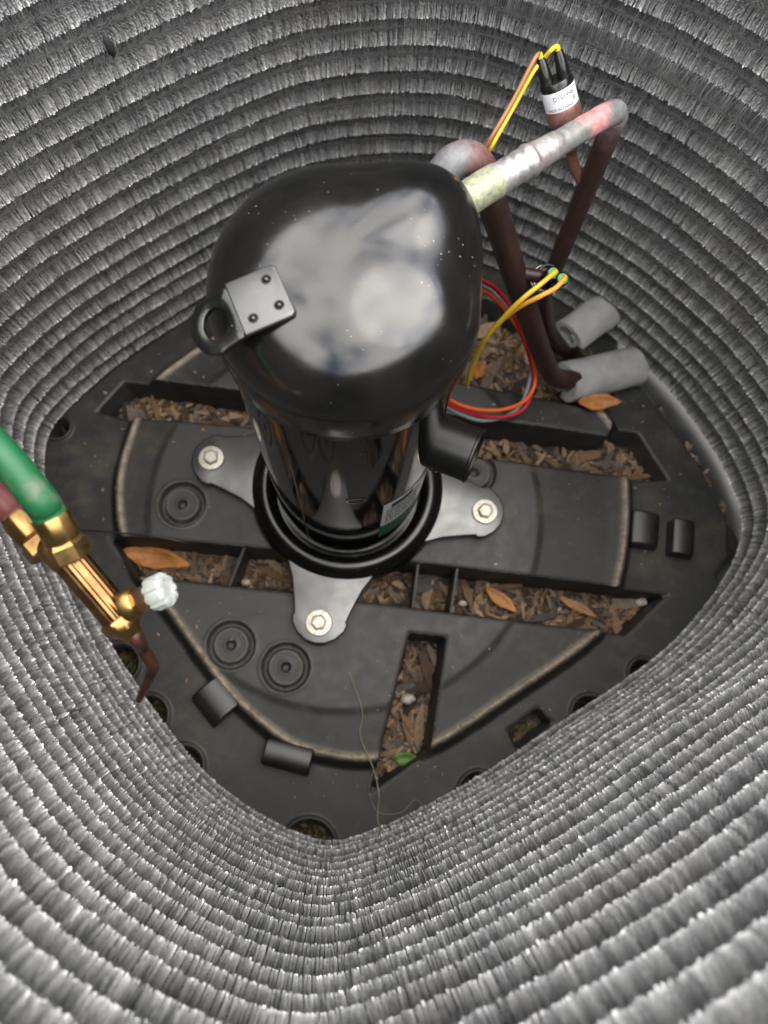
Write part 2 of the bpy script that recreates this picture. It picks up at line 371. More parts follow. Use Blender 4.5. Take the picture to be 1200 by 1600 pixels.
Z = zin + (-0.018 - zin) * smooth((dp + 0.001) / 0.010)
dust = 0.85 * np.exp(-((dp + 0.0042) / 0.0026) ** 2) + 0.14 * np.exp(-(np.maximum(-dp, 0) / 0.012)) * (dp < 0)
for gx_, gy_ in GROM:
    r = np.hypot(X - gx_ / 1000, Y - gy_ / 1000)
    Z -= 0.0085 * smooth((0.0222 - r) / 0.0012) * smooth((r - 0.0160) / 0.0012)
    Z += 0.0012 * np.exp(-((r - 0.0234) / 0.0012) ** 2) + 0.0004 * np.exp(-((r - 0.015) / 0.001) ** 2)
    Z -= 0.007 * smooth((0.0046 - r) / 0.0015) - 0.0008 * np.exp(-((r - 0.0056) / 0.0008) ** 2)
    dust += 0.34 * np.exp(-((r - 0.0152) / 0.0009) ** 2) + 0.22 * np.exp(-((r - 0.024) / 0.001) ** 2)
ds = np.full(sh, 1.0)
for k, P in SLOTS.items(): ds = np.minimum(ds, poly_sd(X, Y, P))
for hx, hy, hr in HOLES:
    r = np.hypot(X - hx / 1000, Y - hy / 1000); ds = np.minimum(ds, r - hr / 1000)
    Z += 0.0035 * np.exp(-((r - hr / 1000 - 0.003) / 0.0016) ** 2)
do = poly_sd(X, Y, PANEDGE); ds = np.minimum(ds, -do)
GYd, GXd = np.gradient(ds, G)
Z = Z - 0.0016 * smooth((0.0026 - ds) / 0.0026)
Ztop = Z.copy()
snap = (ds < 0.5 * G) & (ds > -1.6 * G)
Xs = np.where(snap, X - GXd * ds, X); Ys = np.where(snap, Y - GYd * ds, Y); ds = np.where(snap, 0, ds)
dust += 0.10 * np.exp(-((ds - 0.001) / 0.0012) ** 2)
Z += 0.0005 * (vnoise(X + 3, Y + 3, 30, 5) - 0.5)
dc = poly_sd(X[::4, ::4], Y[::4, ::4], cp[::12]); dc = np.repeat(np.repeat(dc, 4, 0), 4, 1)[:sh[0], :sh[1]]
keep = (ds > -0.0001) & (dc < 0.026)
I = np.arange(X.size).reshape(sh)
Fq = np.stack([I[:-1, :-1], I[:-1, 1:], I[1:, 1:], I[1:, :-1]], -1).reshape(-1, 4)
ok = keep.ravel()[Fq].all(1); Fq = Fq[ok]
used = np.unique(Fq); remap = np.full(X.size, -1); remap[used] = np.arange(len(used))
Vp = np.stack([Xs.ravel(), Ys.ravel(), Z.ravel()], 1)[used]
me = arrays('deck', Vp, remap[Fq])
paler_tone = smooth((0.190 - rho) / 0.003) * (dp < 0)  # paler base colour inside the pan's inner disc
a = me.attributes.new('paler_tone', 'FLOAT', 'POINT'); a.data.foreach_set('value', paler_tone.ravel()[used].astype(np.float32))
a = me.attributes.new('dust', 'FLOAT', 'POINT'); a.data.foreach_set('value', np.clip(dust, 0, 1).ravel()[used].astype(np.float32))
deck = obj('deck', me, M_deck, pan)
def slot_wall(P, closed=True):
    P = [Vector((*p, 0)) for p in P]; area = sum(a.x * b.y - b.x * a.y for a, b in zip(P, P[1:] + P[:1]))
    if area < 0: P.reverse()
    pts = []
    for i, a in enumerate(P):
        b = P[(i + 1) % len(P)]; L_ = (b - a).length; k = max(1, int(L_ / 0.004)); d = (b - a) / L_; nrm = Vector((-d.y, d.x, 0))
        for j in range(k): pts.append((a.lerp(b, j / k), nrm))
    bm = bmesh.new(); R_ = []; n = len(pts)
    for i in range(n):
        p, nr = pts[i]; nr = (nr + pts[i - 1][1]).normalized()
        q = p - nr * 0.002; ix = int(np.clip(round((q.x - xs[0]) / G), 0, len(xs) - 1)); iy = int(np.clip(round((q.y - ys[0]) / G), 0, len(ys) - 1))
        zt_ = Ztop[iy, ix] - 0.0005
        R_.append([bm.verts.new(p + nr * o_ + Vector((0, 0, z_))) for o_, z_ in ((-0.0004, zt_), (0.0006, zt_ - 0.0016), (0.0030, -0.064))])
    for i in range(n):
        a, b = R_[i], R_[(i + 1) % n]
        for j in range(2): bm.faces.new((a[j], b[j], b[j + 1], a[j + 1]))
    o = obj('slot_wall', bm, M_deck, deck); sharp(o, 45)
for P in SLOTS.values(): slot_wall(P)
for hx, hy, hr in HOLES: slot_wall([((hx + hr * math.cos(t)) / 1000, (hy + hr * math.sin(t)) / 1000) for t in np.linspace(0, 2 * math.pi, 28, endpoint=False)])
slot_wall(list(reversed(PANEDGE[:9])) + [(0.43, -0.11), (0.43, 0.16)])
for p, q in (((-98,-57),(-111,-97)), ((69,-72),(63,-118)), ((107,-76),(99,-122)), ((-60,100),(-64,62))):
    p, q = Vector((*p, 0)) / 1000, Vector((*q, 0)) / 1000; d = (q - p); bm = bmesh.new()
    m = Matrix.Translation((p + q) / 2 + Vector((0, 0, -0.028))) @ Matrix.Rotation(math.atan2(d.y, d.x), 4, 'Z')
    box(bm, (0, 0, 0), d.length / 2 + 0.002, 0.0012, 0.0245, m); obj('rib', bm, M_deck, pan, False)
shelf = [(0.285, 0.165), (0.33, 0.22), (0.40, 0.15), (0.47, 0.05), (0.49, -0.05), (0.44, -0.15), (0.37, -0.12), (0.35, -0.10), (0.36, 0.02), (0.31, 0.10)]
bm = bmesh.new(); bm.faces.new([bm.verts.new((x, y, -0.036)) for x, y in shelf]); obj('lower_flange', bm, M_clip, pan, False)
# moulded hook clips along the raised edge
def clip(cx, cy, az, w, l, hz):
    bm = bmesh.new(); m = Matrix.Translation((cx / 1000, cy / 1000, -0.019)) @ Matrix.Rotation(rad(az), 4, 'Z')
    prof = [(-l * .5, 0.0), (-l * .5, hz * .86), (-l * .3, hz * .98), (l * .08, hz), (l * .26, hz * .96), (l * .36, hz * .8), (l * .42, hz * .45), (l * .5, 0.0)]
    A = [bm.verts.new(m @ Vector((x, -w / 2, z))) for x, z in prof]; B = [bm.verts.new(m @ Vector((x, w / 2, z))) for x, z in prof]; n = len(prof)
    for i in range(n): bm.faces.new((A[i], A[(i + 1) % n], B[(i + 1) % n], B[i]))
    bm.faces.new(list(reversed(A))); bm.faces.new(B); bmesh.ops.recalc_face_normals(bm, faces=bm.faces)
    o = obj('clip', bm, M_clip, pan); bevel(o, 0.0016, 2, 40); sharp(o, 50)
    return o
clip(-119, -203, 221, 0.034, 0.034, 0.021); clip(-51, -251, 256, 0.044, 0.026, 0.021)
clip(297, -37, -9, 0.034, 0.032, 0.021); clip(335, -45, -9, 0.036, 0.026, 0.019)

# ------------------------------------------------------------------ spine-fin coil: every turn a part of its own
coil = empty('condenser_coil', (0.05, 0, -0.02), 'grey aluminium spine fin coil wound in stacked turns all around the compressor', 'coil')
PITCH, NT = 0.0224, 26
Mst = int((LEN + 0.06) / 0.00172); PHI = np.radians(np.arange(-104, 118, 12.5)); K = len(PHI)
core_backing_prof = [(-0.012, -0.0113), (-0.005, -0.0090), (0.001, -0.0060), (0.0042, -0.0020), (0.0042, 0.0020), (0.001, 0.0060), (-0.005, 0.0090), (-0.012, 0.0113)]  # back flared beyond the tube so no daylight leaks between turns
def on_wall(u, v):
    """the point of the coil's inner face met along a picture position"""
    zs_ = np.linspace(0, 0.6, 1201); P = np.array([at(u, v, z) for z in zs_]); sd = poly_sd(P[:, 0], P[:, 1], cp[::6])
    j = int(np.argmax(sd < 0)); return P[j]
DENTS = []
MATTED = [(on_wall(335, 1300), 0.030, 0.045), (on_wall(640, 1350), 0.022, 0.04)]
wallR = smooth((cp @ np.array([0.86, 0.51]) - 0.20) / 0.06) * smooth((cp[:, 1] + 0.02) / 0.05)       # the upper right stretch of wall
for k in range(NT):
    r = np.random.default_rng(100 + k)
    n = len(cp); z0 = -0.018 + 0.0112 + k * PITCH
    zo = pnoise(n, 14, 0.0006, r) + z0; ro = pnoise(n, 11, 0.0008, r) + pnoise(n, 40, 0.0002, r)
    if k >= 13: zo = zo + 0.0055 * wallR
    c2 = cp - nin * (0.0115 + ro)[:, None]
    # core band, widened at the back to block light between turns
    V = np.concatenate([np.c_[c2 + nin * u, zo + v] for u, v in core_backing_prof]); m = len(core_backing_prof)
    ii = np.arange(n); F = np.concatenate([np.stack([ii + j * n, (ii + 1) % n + j * n, (ii + 1) % n + (j + 1) * n, ii + (j + 1) * n], 1) for j in range(m - 1)])
    Vc, Fc = V, F
    # spines
    s = (np.arange(Mst)[:, None] + r.uniform(-0.2, 0.2, (Mst, 1)) + r.uniform(-0.10, 0.10, (Mst, K))) / Mst * n % n
    i0 = np.floor(s).astype(int) % n; i1 = (i0 + 1) % n; f = (s - np.floor(s))[..., None]
    cc = c2[i0] * (1 - f) + c2[i1] * f; ni = nin[i0] * (1 - f) + nin[i1] * f; tt = tan_[i0] * (1 - f) + tan_[i1] * f
    zz = zo[i0] * (1 - f[..., 0]) + zo[i1] * f[..., 0]
    lean = (pnoise(Mst, Mst // 2, 0.03, r) + pnoise(Mst, 60, 0.03, r))[:, None] + r.normal(0, 0.03, (Mst, K))
    comb = pnoise(Mst, 46, 0.045, r)[:, None] + (0.60 * wallR[i0[:, :1]] if k in (5, 12) else 0)
    phi = PHI[None, :] + r.normal(0, 0.04, (Mst, K)) + comb
    tw = r.normal(0, 0.20, (Mst, K)) + pnoise(Mst, Mst, 0.20, r)[:, None]
    er = np.concatenate([ni * np.cos(phi)[..., None], np.sin(phi)[..., None]], -1)
    ep = np.concatenate([-ni * np.sin(phi)[..., None], np.cos(phi)[..., None]], -1)
    t3 = np.concatenate([tt, np.zeros(tt.shape[:2] + (1,))], -1)
    base = np.concatenate([cc, zz[..., None]], -1)
    d = er + t3 * lean[..., None]; d /= np.linalg.norm(d, axis=-1)[..., None]
    w = t3 * np.cos(tw)[..., None] + ep * np.sin(tw)[..., None]
    r1 = (0.0116 + pnoise(Mst, Mst, 0.00022, r)[:, None] + r.normal(0, 0.0003, (Mst, K)))[..., None]
    dark = np.zeros((Mst, K))
    for P_, sr, sz in MATTED: dark += np.exp(-((cc - P_[:2]) ** 2).sum(-1) / sr ** 2 - ((zz - P_[2]) / sz) ** 2)
    dent = np.zeros((Mst, K))
    for P_, sr in DENTS: dent += np.exp(-((cc - P_[:2]) ** 2).sum(-1) / (sr + 0.0115) ** 2 * 0.8 - ((zz + 0.009 * np.sin(phi) - P_[2]) / (sr * 1.6)) ** 2)
    dent = smooth((dent - 0.25) / 0.3)
    hw0, hw1 = ((0.00060 - 0.00026 * np.clip(dark, 0, 1)) * (1 - dent))[..., None], ((0.00048 - 0.00022 * np.clip(dark, 0, 1)) * (1 - dent))[..., None]
    p0 = base + er * 0.0040; p1 = base + er * 0.0040 + d * (r1 - 0.0040)
    Q = np.stack([p0 - w * hw0, p0 + w * hw0, p1 + w * hw1, p1 - w * hw1], 2).reshape(-1, 3)
    q = np.arange(Mst * K)[:, None] * 4 + np.arange(4)[None]
    tone = np.clip(0.5 + pnoise(Mst, Mst, 0.20, r)[:, None] + pnoise(Mst, 30, 0.06, r)[:, None] + r.normal(0, 0.10, (Mst, K)) - 0.12 * dark, 0, 1)
    me = arrays('coil_turn', np.vstack([Vc, Q]), np.vstack([Fc, q + len(Vc)]))
    me.materials.append(M_alu); me.materials.append(M_core_backing)
    mi = np.zeros(len(me.polygons), np.int32); mi[:len(Fc)] = 1; me.polygons.foreach_set('material_index', mi)
    at_ = me.attributes.new('tone', 'FLOAT', 'POINT')
    at_.data.foreach_set('value', np.r_[np.full(len(Vc), 0.3), np.repeat(tone.ravel(), 4)].astype(np.float32))
    o = obj('coil_turn', me, None, coil, False)

# ------------------------------------------------------------------ compressor
comp = empty('compressor', (0, 0, 0.0), 'glossy black scroll compressor standing on four bolted feet in the middle of the pan', 'compressor')
bm = bmesh.new()
lathe(bm, [(0.0, 0.004), (0.060, 0.004), (0.0665, 0.010), (0.0676, 0.018), (0.0676, 0.10), (0.0676, 0.20), (0.0676, 0.322)], seg=96)
body = sharp(obj('shell_body', bm, M_shell, comp), 50)
bm = bmesh.new(); a = rad(-121); e = Vector((math.cos(a), math.sin(a), 0))
tube(bm, [e * 0.0675 + Vector((0, 0, z)) for z in np.linspace(0.03, 0.318, 30)], 0.0009, 8, noise=0.15); obj('weld_seam', bm, M_black, body)
# top cap: dome with a swelling at the discharge outlet
RB, TB = 0.0695, rad(44)
NTH, NS = 160, 40; V = []
def wrap(t): return (t + math.pi) % (2 * math.pi) - math.pi
for i in range(NTH):
    th = 2 * math.pi * i / NTH; g = math.exp(-(wrap(th - TB) / 0.42) ** 2); gd = math.exp(-(abs(wrap(th - TB)) / 0.80 - 1) ** 2 / 0.10)
    Rr = RB + 0.0012 + 0.0105 * g - 0.0020 * gd; n1 = 2.08 + 0.95 * g; hd = 0.044
    for j in range(NS + 1):
        tt = j / NS * math.pi / 2
        rr = Rr * (math.sin(tt) ** (2 / n1)) if j else 0.0
        zz = 0.3465 + hd * (abs(math.cos(tt)) ** (2 / n1)) + 0.0
        if j == NS: zz = 0.3465
        V.append((rr * math.cos(th), rr * math.sin(th), zz))
    for (rr, zz) in ((Rr * 1.0, 0.334), (RB + 0.006 * g, 0.327), (RB + 0.002 * g, 0.3195), (RB - 0.0008, 0.3185), (0.0677, 0.3185)):
        V.append((rr * math.cos(th), rr * math.sin(th), zz))
NJ = NS + 6; F = []
for i in range(NTH):
    for j in range(NJ - 1): F.append((i * NJ + j, i * NJ + j + 1, ((i + 1) % NTH) * NJ + j + 1, ((i + 1) % NTH) * NJ + j))
bm = bmesh.new(); bv = [bm.verts.new(v) for v in V]
for f in F: bm.faces.new([bv[i] for i in f])
bmesh.ops.remove_doubles(bm, verts=bm.verts, dist=1e-6); bmesh.ops.recalc_face_normals(bm, faces=bm.faces)
cap = sharp(obj('top_cap', bm, M_black, comp), 60)
# mounting plate: raised ring and four feet with bolts
bm = bmesh.new()
lathe(bm, [(0.0650, 0.003), (0.0694, 0.003), (0.0708, 0.012), (0.0728, 0.0175), (0.0755, 0.0205), (0.0795, 0.0215), (0.0850, 0.0200), (0.0900, 0.0155), (0.0930, 0.0100), (0.0945, 0.004), (0.0930, 0.002), (0.0650, 0.0015)], seg=96)
sharp(obj('base_ring', bm, M_ring, comp), 60)
FOOT = [(0.070, -0.047), (0.084, -0.0405), (0.098, -0.0335), (0.118, -0.0275), (0.1295, -0.0245), (0.132, -0.0262), (0.139, -0.0245), (0.147, -0.018), (0.1525, -0.009), (0.154, 0)]
FOOT = FOOT + [(x, -y) for x, y in reversed(FOOT[:-1])]
for q in range(4):
    az = 2.9546742918979065 + q * math.pi / 2
    m = Matrix.Rotation(az, 4, 'Z'); bm = bmesh.new(); prism(bm, FOOT, 0.0015, 0.0118, m); foot = bevel(obj('mounting_foot', bm, M_foot, comp), 0.0024, 3, 40)
    c = m @ Vector((0.1347, 0, 0)); bm = bmesh.new(); m2 = Matrix.Translation(c) @ Matrix.Rotation(q * 0.7, 4, 'Z')
    lathe(bm, [(0, 0.0119), (0.0122, 0.0119), (0.0126, 0.0128), (0.0118, 0.0139), (0.0068, 0.0142), (0, 0.0142)], m2, 32)
    hexr = lambda a, z: 1.0 / math.cos(((a + math.pi / 6) % (math.pi / 3)) - math.pi / 6) * 0.96
    lathe(bm, [(0.0066, 0.0142), (0.0066, 0.0182), (0.0060, 0.0192), (0.0052, 0.0194), (0.0048, 0.0188), (0, 0.0188)], m2, 36, hexr)
    sharp(obj('bolt', bm, M_bolt, foot), 30)
    bm = bmesh.new(); lathe(bm, [(0.0, 0.0), (0.019, 0.0), (0.020, 0.0025), (0.016, 0.004)], Matrix.Translation(c) @ Matrix.Translation((0, 0, -0.001)), 32)
    obj('rubber_grommet', bm, M_blackplastic, foot)
# lifting lug on the cap
e1 = Vector((math.cos(rad(203)), math.sin(rad(203)), 0)); e2 = Vector((-e1.y, e1.x, 0))
pc = Vector((-0.0385, -0.0262, 0.3845)); up1 = (Vector((0, 0, 1)) + e1 * 0.13).normalized(); x1 = (e1 - up1 * e1.dot(up1)).normalized()
m1 = Matrix.Translation(pc) @ Matrix((x1, up1.cross(x1), up1)).transposed().to_4x4()
bm = bmesh.new(); prism(bm, [(-0.0125, -0.012), (-0.0105, -0.014), (0.0125, -0.014), (0.0125, 0.014), (-0.0105, 0.014), (-0.0125, 0.012)], -0.0028, 0.0, m1)
lug = bevel(obj('lug_plate', bm, M_foot, comp), 0.0009, 2)
for (x, y) in ((-0.006, -0.0075), (-0.0068, 0.0068), (0.0062, 0.0078)):
    bm = bmesh.new(); lathe(bm, [(0.0, 0.0013), (0.0009, 0.0011), (0.0014, 0.0002), (0.0018, -0.0004), (0.0021, 0.0003), (0.0025, 0.0001)], m1 @ Matrix.Translation((x, y, 0.0)), 16); obj('weld_dimple', bm, M_black, lug)
up2 = (Vector((0, 0, 1)) + e1 * 0.52).normalized(); x2 = (e1 - up2 * e1.dot(up2)).normalized()
m2 = Matrix.Translation(m1 @ Vector((0.0120, 0, -0.0006))) @ Matrix((x2, up2.cross(x2), up2)).transposed().to_4x4()
bm = bmesh.new(); N = 40; outl, hole = [], []
for i in range(N):
    a = 2 * math.pi * i / N; cx = 0.0118
    ox, oy = cx + 0.0140 * math.cos(a), 0.0150 * math.sin(a)
    if math.cos(a) < 0.15: ox = max(-0.0002, cx + (ox - cx) * 1.0); oy = 0.0140 * (1 if oy > 0 else -1) * min(1, abs(oy) / 0.0105) if ox > 0.0 else oy
    outl.append((ox, oy)); hole.append((cx + 0.0070 * math.cos(a), 0.0074 * math.sin(a)))
lv = lambda x, y, z: bm.verts.new(m2 @ Vector((x, y, z)))
R4 = [[lv(x, y, 0) for x, y in outl], [lv(x, y, 0) for x, y in hole], [lv(x, y, -0.003) for x, y in hole], [lv(x, y, -0.003) for x, y in outl]]
for a_, b_ in ((0, 1), (1, 2), (2, 3), (3, 0)):
    for i in range(N): bm.faces.new((R4[a_][i], R4[a_][(i + 1) % N], R4[b_][(i + 1) % N], R4[b_][i]))
bmesh.ops.recalc_face_normals(bm, faces=bm.faces); bevel(obj('lug_eye', bm, M_black, comp), 0.0007, 2, 50)
# terminal fence
TA = rad(-24); td = Vector((math.cos(TA), math.sin(TA), 0)); tz = 0.212
mt = frame(td * 0.0590 + Vector((0, 0, tz - 0.003)), td + Vector((0, 0, 0.10)))
bm = bmesh.new()
lathe(bm, [(0.0192, 0.0), (0.0192, 0.0352), (0.0198, 0.0358), (0.0198, 0.0372), (0.0190, 0.0378), (0.0178, 0.0374), (0.0174, 0.014), (0.0, 0.013)], mt, 48)
tb = sharp(obj('terminal_fence', bm, M_fence, comp), 40)
for a in (90, 210, 330):
    bm = bmesh.new(); mp = mt @ Matrix.Translation((0.0085 * math.cos(rad(a)), 0.0085 * math.sin(rad(a)), 0.012)); lathe(bm, [(0.0016, 0), (0.0016, 0.018), (0, 0.019)], mp, 12); obj('terminal_pin', bm, M_chrome, tb)
bm = bmesh.new(); box(bm, (0.0, 0.0, 0.0), 0.006, 0.0035, 0.012, Matrix.Translation(td * 0.0725 + Vector((0, 0, tz - 0.036))) @ Matrix.Rotation(TA + math.pi / 2, 4, 'Z')); br = bevel(obj('fence_bracket', bm, M_blackplastic, comp), 0.001)
bm = bmesh.new(); lathe(bm, [(0.0035, 0), (0.0035, 0.002), (0.0022, 0.003), (0, 0.003)], frame(td * 0.0758 + Vector((0, 0, tz - 0.040)), td), 16); obj('screw', bm, M_chrome, br)
# rating label wrapped on the shell
def wrapped(name, az0, az1, zz0, zz1, rr, mat, parent, n=16):
    bm = bmesh.new(); A = []
    for i in range(n + 1):
        a = rad(az0 + (az1 - az0) * i / n); A.append([bm.verts.new((rr * math.cos(a), rr * math.sin(a), z)) for z in (zz0, zz1)])
    for p, q in zip(A, A[1:]): bm.faces.new((p[0], q[0], q[1], p[1]))
    return obj(name, bm, mat, parent)
lab = wrapped('rating_label', -66, -24, 0.098, 0.165, 0.0679, M_white, body); lab['label'] = 'white and green rating label wrapped on the shell'
wrapped('green_band', -66, -24, 0.060, 0.098, 0.0679, M_greenlabel, body)
bm = bmesh.new()
def strip(a0, a1, z0_, z1_, rr=0.06805):
    n = max(1, int(abs(a1 - a0) / 2)); A = []
    for i in range(n + 1):
        a = rad(a0 + (a1 - a0) * i / n); A.append((bm.verts.new((rr * math.cos(a), rr * math.sin(a), z0_)), bm.verts.new((rr * math.cos(a), rr * math.sin(a), z1_))))
    for p, q in zip(A, A[1:]): bm.faces.new((p[0], q[0], q[1], p[1]))
strip(-60, -42, 0.148, 0.1585)
for zz in np.arange(0.106, 0.145, 0.0042):
    a = -63.0
    while a < -36:
        w = random.uniform(0.8, 3.2); strip(a, a + w, zz, zz + 0.0021); a += w + random.uniform(0.5, 1.2)
obj('lettering', bm, M_ink, body)
bm = bmesh.new()
for i in range(28):
    a = 2 * math.pi * i / 28; a2 = 2 * math.pi * (i + 1) / 28; q = []
    for (t, s_) in ((a, 1), (a2, 1), (a2, 0.78), (a, 0.78)):
        az = rad(-84) + 0.0075 * s_ * math.cos(t) / 0.0668; q.append(bm.verts.new((0.0680 * math.cos(az), 0.0680 * math.sin(az), 0.196 + 0.006 * s_ * math.sin(t))))
    bm.faces.new(q)
obj('oval_stamp', bm, M_chrome, body)

# ------------------------------------------------------------------ refrigerant lines
dl = empty('discharge_line', (0.154, 0.124, -0.04), 'dark copper discharge pipe rising from the pan and bent over into the compressor cap', 'pipe')
zt = 0.347
A0 = Vector((0.050, 0.048, zt)); A1 = at(749, 298, zt); A2 = at(960, 172, zt); dirp = (A2 - A1).normalized()
vx = A2 + dirp * 0.004
bend = [A2 - dirp * 0.016, A2 - dirp * 0.006 + Vector((0, 0, -0.0004)), A2 + dirp * 0.002 + Vector((0, 0, -0.003)), vx + dirp * 0.001 + Vector((0, 0, -0.010)), vx + dirp * 0.0015 + Vector((0, 0, -0.022))]
def part_tube(name, pts, r, mat, parent, n=8, seg=24, noise=0.0, cap=True):
    bm = bmesh.new(); tube(bm, catmull(pts, n), r, seg, cap, noise); o = obj(name, bm, mat, parent); sharp(o, 50); return o
L = (A2 - A1).length
part_tube('collar', [A0, A1, A1 + dirp * 0.0115], 0.0093, M_zinc, dl, 6)
SIL, GRY, PNK, ELB, BRN, BRD = (0.46, 0.44, 0.445), (0.22, 0.22, 0.215), (0.46, 0.215, 0.215), (0.15, 0.155, 0.165), (0.045, 0.023, 0.021), (0.032, 0.016, 0.014)
LH = L - 0.0113
tarnished_tube('pipe_run', [A1 + dirp * 0.0113, A1 + dirp * 0.03, A1 + dirp * 0.06] + bend + [bend[-1].lerp(at(867, 418, 0.185), 0.33), bend[-1].lerp(at(867, 418, 0.185), 0.67), at(867, 418, 0.185), at(850, 460, 0.125), at(858, 512, 0.06), at(880, 545, 0.005), at(884, 550, -0.03)],
    [(0, 0.0087, SIL, 0.7), (0.004, 0.0087, SIL, 0.75), (0.020, 0.0087, SIL, 0.8), (0.0235, 0.0094, (0.42, 0.36, 0.36), 0.7), (0.0258, 0.0079, (0.40, 0.33, 0.33), 0.6), (0.034, 0.0077, (0.40, 0.39, 0.39), 0.5), (0.043, 0.0072, GRY, 0.3), (0.046, 0.0068, GRY, 0.25), (LH - 0.028, 0.0068, (0.20, 0.20, 0.19), 0.2),
     (LH - 0.022, 0.0068, PNK, 0.0), (LH - 0.010, 0.0068, PNK, 0.0), (LH - 0.004, 0.0068, ELB, 0.1), (LH + 0.010, 0.0068, (0.24, 0.21, 0.22), 0.1), (LH + 0.018, 0.0068, (0.09, 0.05, 0.05), 0.0), (LH + 0.03, 0.0068, BRN, 0.0), (0.5, 0.0068, BRD, 0.0)], dl, 28, 0.02)
sul = empty('suction_line', (0.2, 0.12, 0.0), 'thick dark brown suction pipe arching from behind the cap down to the foam sleeve', 'pipe')
SP = [at(668, 318, 0.318), at(690, 276, 0.335), at(712, 252, 0.342), at(738, 250, 0.338), at(757, 276, 0.318), at(770, 320, 0.285), at(783, 362, 0.25), at(805, 432, 0.20), at(828, 500, 0.14), at(848, 555, 0.075), at(866, 588, 0.035), at(905, 592, 0.014), at(960, 583, 0.004)]
tarnished_tube('pipe_run', SP, [(0, 0.0096, ELB, 0.1), (0.012, 0.0096, (0.20, 0.20, 0.205), 0.2), (0.028, 0.0096, ELB, 0.1), (0.036, 0.0096, (0.15, 0.085, 0.08), 0.0), (0.050, 0.0095, (0.17, 0.075, 0.068), 0.0), (0.066, 0.0095, (0.12, 0.055, 0.05), 0.0), (0.085, 0.0095, BRN, 0.0), (0.5, 0.0095, BRD, 0.0)], sul, 28)
s0, s1 = at(803, 424, 0.205), at(846, 432, 0.205)
part_tube('stub', [s0, s0.lerp(s1, 0.5), s1], 0.0048, M_pipe, sul, 4)
part_tube('stub_ferrule', [s0.lerp(s1, 0.10), s0.lerp(s1, 0.2), s0.lerp(s1, 0.26)], 0.0062, M_pipe, sul, 2)

# ------------------------------------------------------------------ pressure switches
p0 = at(886, 196, 0.318); p1 = at(858, 84, 0.350); ax = (p1 - p0).normalized(); Ls = (p1 - p0).length
sw = empty('pressure_switch', p0, 'small pressure switch with white printed label and black cap, above the discharge pipe', 'pressure switch')
ms = frame(p0, ax, (CAM - p0).normalized())
bm = bmesh.new(); lathe(bm, [(0.0030, -0.004), (0.0036, 0.0), (0.0075, 0.0018), (0.0092, 0.0028), (0.0100, 0.004), (0.0103, 0.0055), (0.0103, 0.0118), (0.0098, 0.0125), (0.009, 0.0125)], ms, 40); sharp(obj('copper_cup', bm, M_copper, sw), 40)
bm = bmesh.new(); lathe(bm, [(0.0099, 0.0115), (0.0099, 0.0235)], ms, 40); band = sharp(obj('label_band', bm, M_white, sw), 40); band['label'] = 'white label with printed part number'
bm = bmesh.new(); lathe(bm, [(0.0098, 0.0234), (0.0095, 0.0262), (0.0086, 0.0275), (0.0, 0.0275)], ms, 40); sharp(obj('cap', bm, M_blackplastic, sw), 40)
viewl = ms.inverted() @ CAM; facing = math.atan2(viewl.y, viewl.x)
tips = []
for sgn in (-1, 1):
    a = facing + math.pi / 2; off = Vector((math.cos(a), math.sin(a), 0)) * 0.0050 * sgn
    bm = bmesh.new(); lathe(bm, [(0.0040, 0.024), (0.0038, 0.030), (0.0027, 0.0405), (0.0020, 0.0412), (0, 0.0412)], ms @ Matrix.Translation(off), 20); sharp(obj('terminal_boot', bm, M_blackplastic, sw), 40)
    tips.append(ms @ (off + Vector((0, 0, 0.041))))
def lettering(txt, size, z, ang0, rr, m4, mat, parent):
    cu = bpy.data.curves.new('txt', 'FONT'); cu.body = txt; cu.size = size; cu.align_x = 'CENTER'; cu.resolution_u = 2
    o = bpy.data.objects.new('txt', cu); COL.objects.link(o); dg = bpy.context.evaluated_depsgraph_get(); me = bpy.data.meshes.new_from_object(o.evaluated_get(dg))
    bpy.data.objects.remove(o)
    for v in me.vertices:
        a = ang0 + v.co.x / rr; v.co = m4 @ Vector((rr * math.cos(a), rr * math.sin(a), z + v.co.y))
    return obj('lettering', me, mat, parent, False)
lettering('D151998', 0.0035, 0.0187, facing + 0.22, 0.00998, ms, M_ink, band)
lettering('A', 0.0040, 0.0150, facing + 0.86, 0.00998, ms, M_ink, band)
lettering('MADE IN CHINA', 0.0022, 0.0132, facing - 0.12, 0.00998, ms, M_ink, band)
rj = at(916, 296, 0.275)
part_tube('stem', [ms @ Vector((0, 0, -0.003)), ms @ Vector((0, 0, -0.012)), at(893, 240, 0.300), at(899, 264, 0.290), at(908, 282, 0.283), rj], 0.0034, M_copper, sw, 8, 16)
def wirepart(name, pts, mat, parent, r=0.0014): return part_tube(name, pts, r, mat, parent, 8, 10)
wirepart('lead_wire', [tips[0] - ax * 0.001, tips[0] + ax * 0.0022, tips[0] + ax * 0.0030 + (at(838, 96, 0.35) - at(843, 90, 0.35)) * 1.0, at(826, 110, 0.346), at(800, 160, 0.335), at(765, 220, 0.322), at(752, 250, 0.305), at(735, 320, 0.25)], M_wb, sw, 0.0013)
wirepart('lead_wire', [tips[1] - ax * 0.001, tips[1] + ax * 0.0022, tips[1] + ax * 0.0022 + (at(858, 84, .35) - at(867, 78, .35)), at(848, 94, 0.346), at(832, 114, 0.343), at(805, 163, 0.332), at(770, 226, 0.320), at(756, 255, 0.30), at(740, 322, 0.25)], M_wy, sw, 0.0013)
for tp, q in zip(tips, (tips[0] + ax * 0.0028, tips[1] + ax * 0.0024)):
    wirepart('wire_end', [tp - ax * 0.0005, tp + ax * 0.001, q], M_wy, sw, 0.0017)
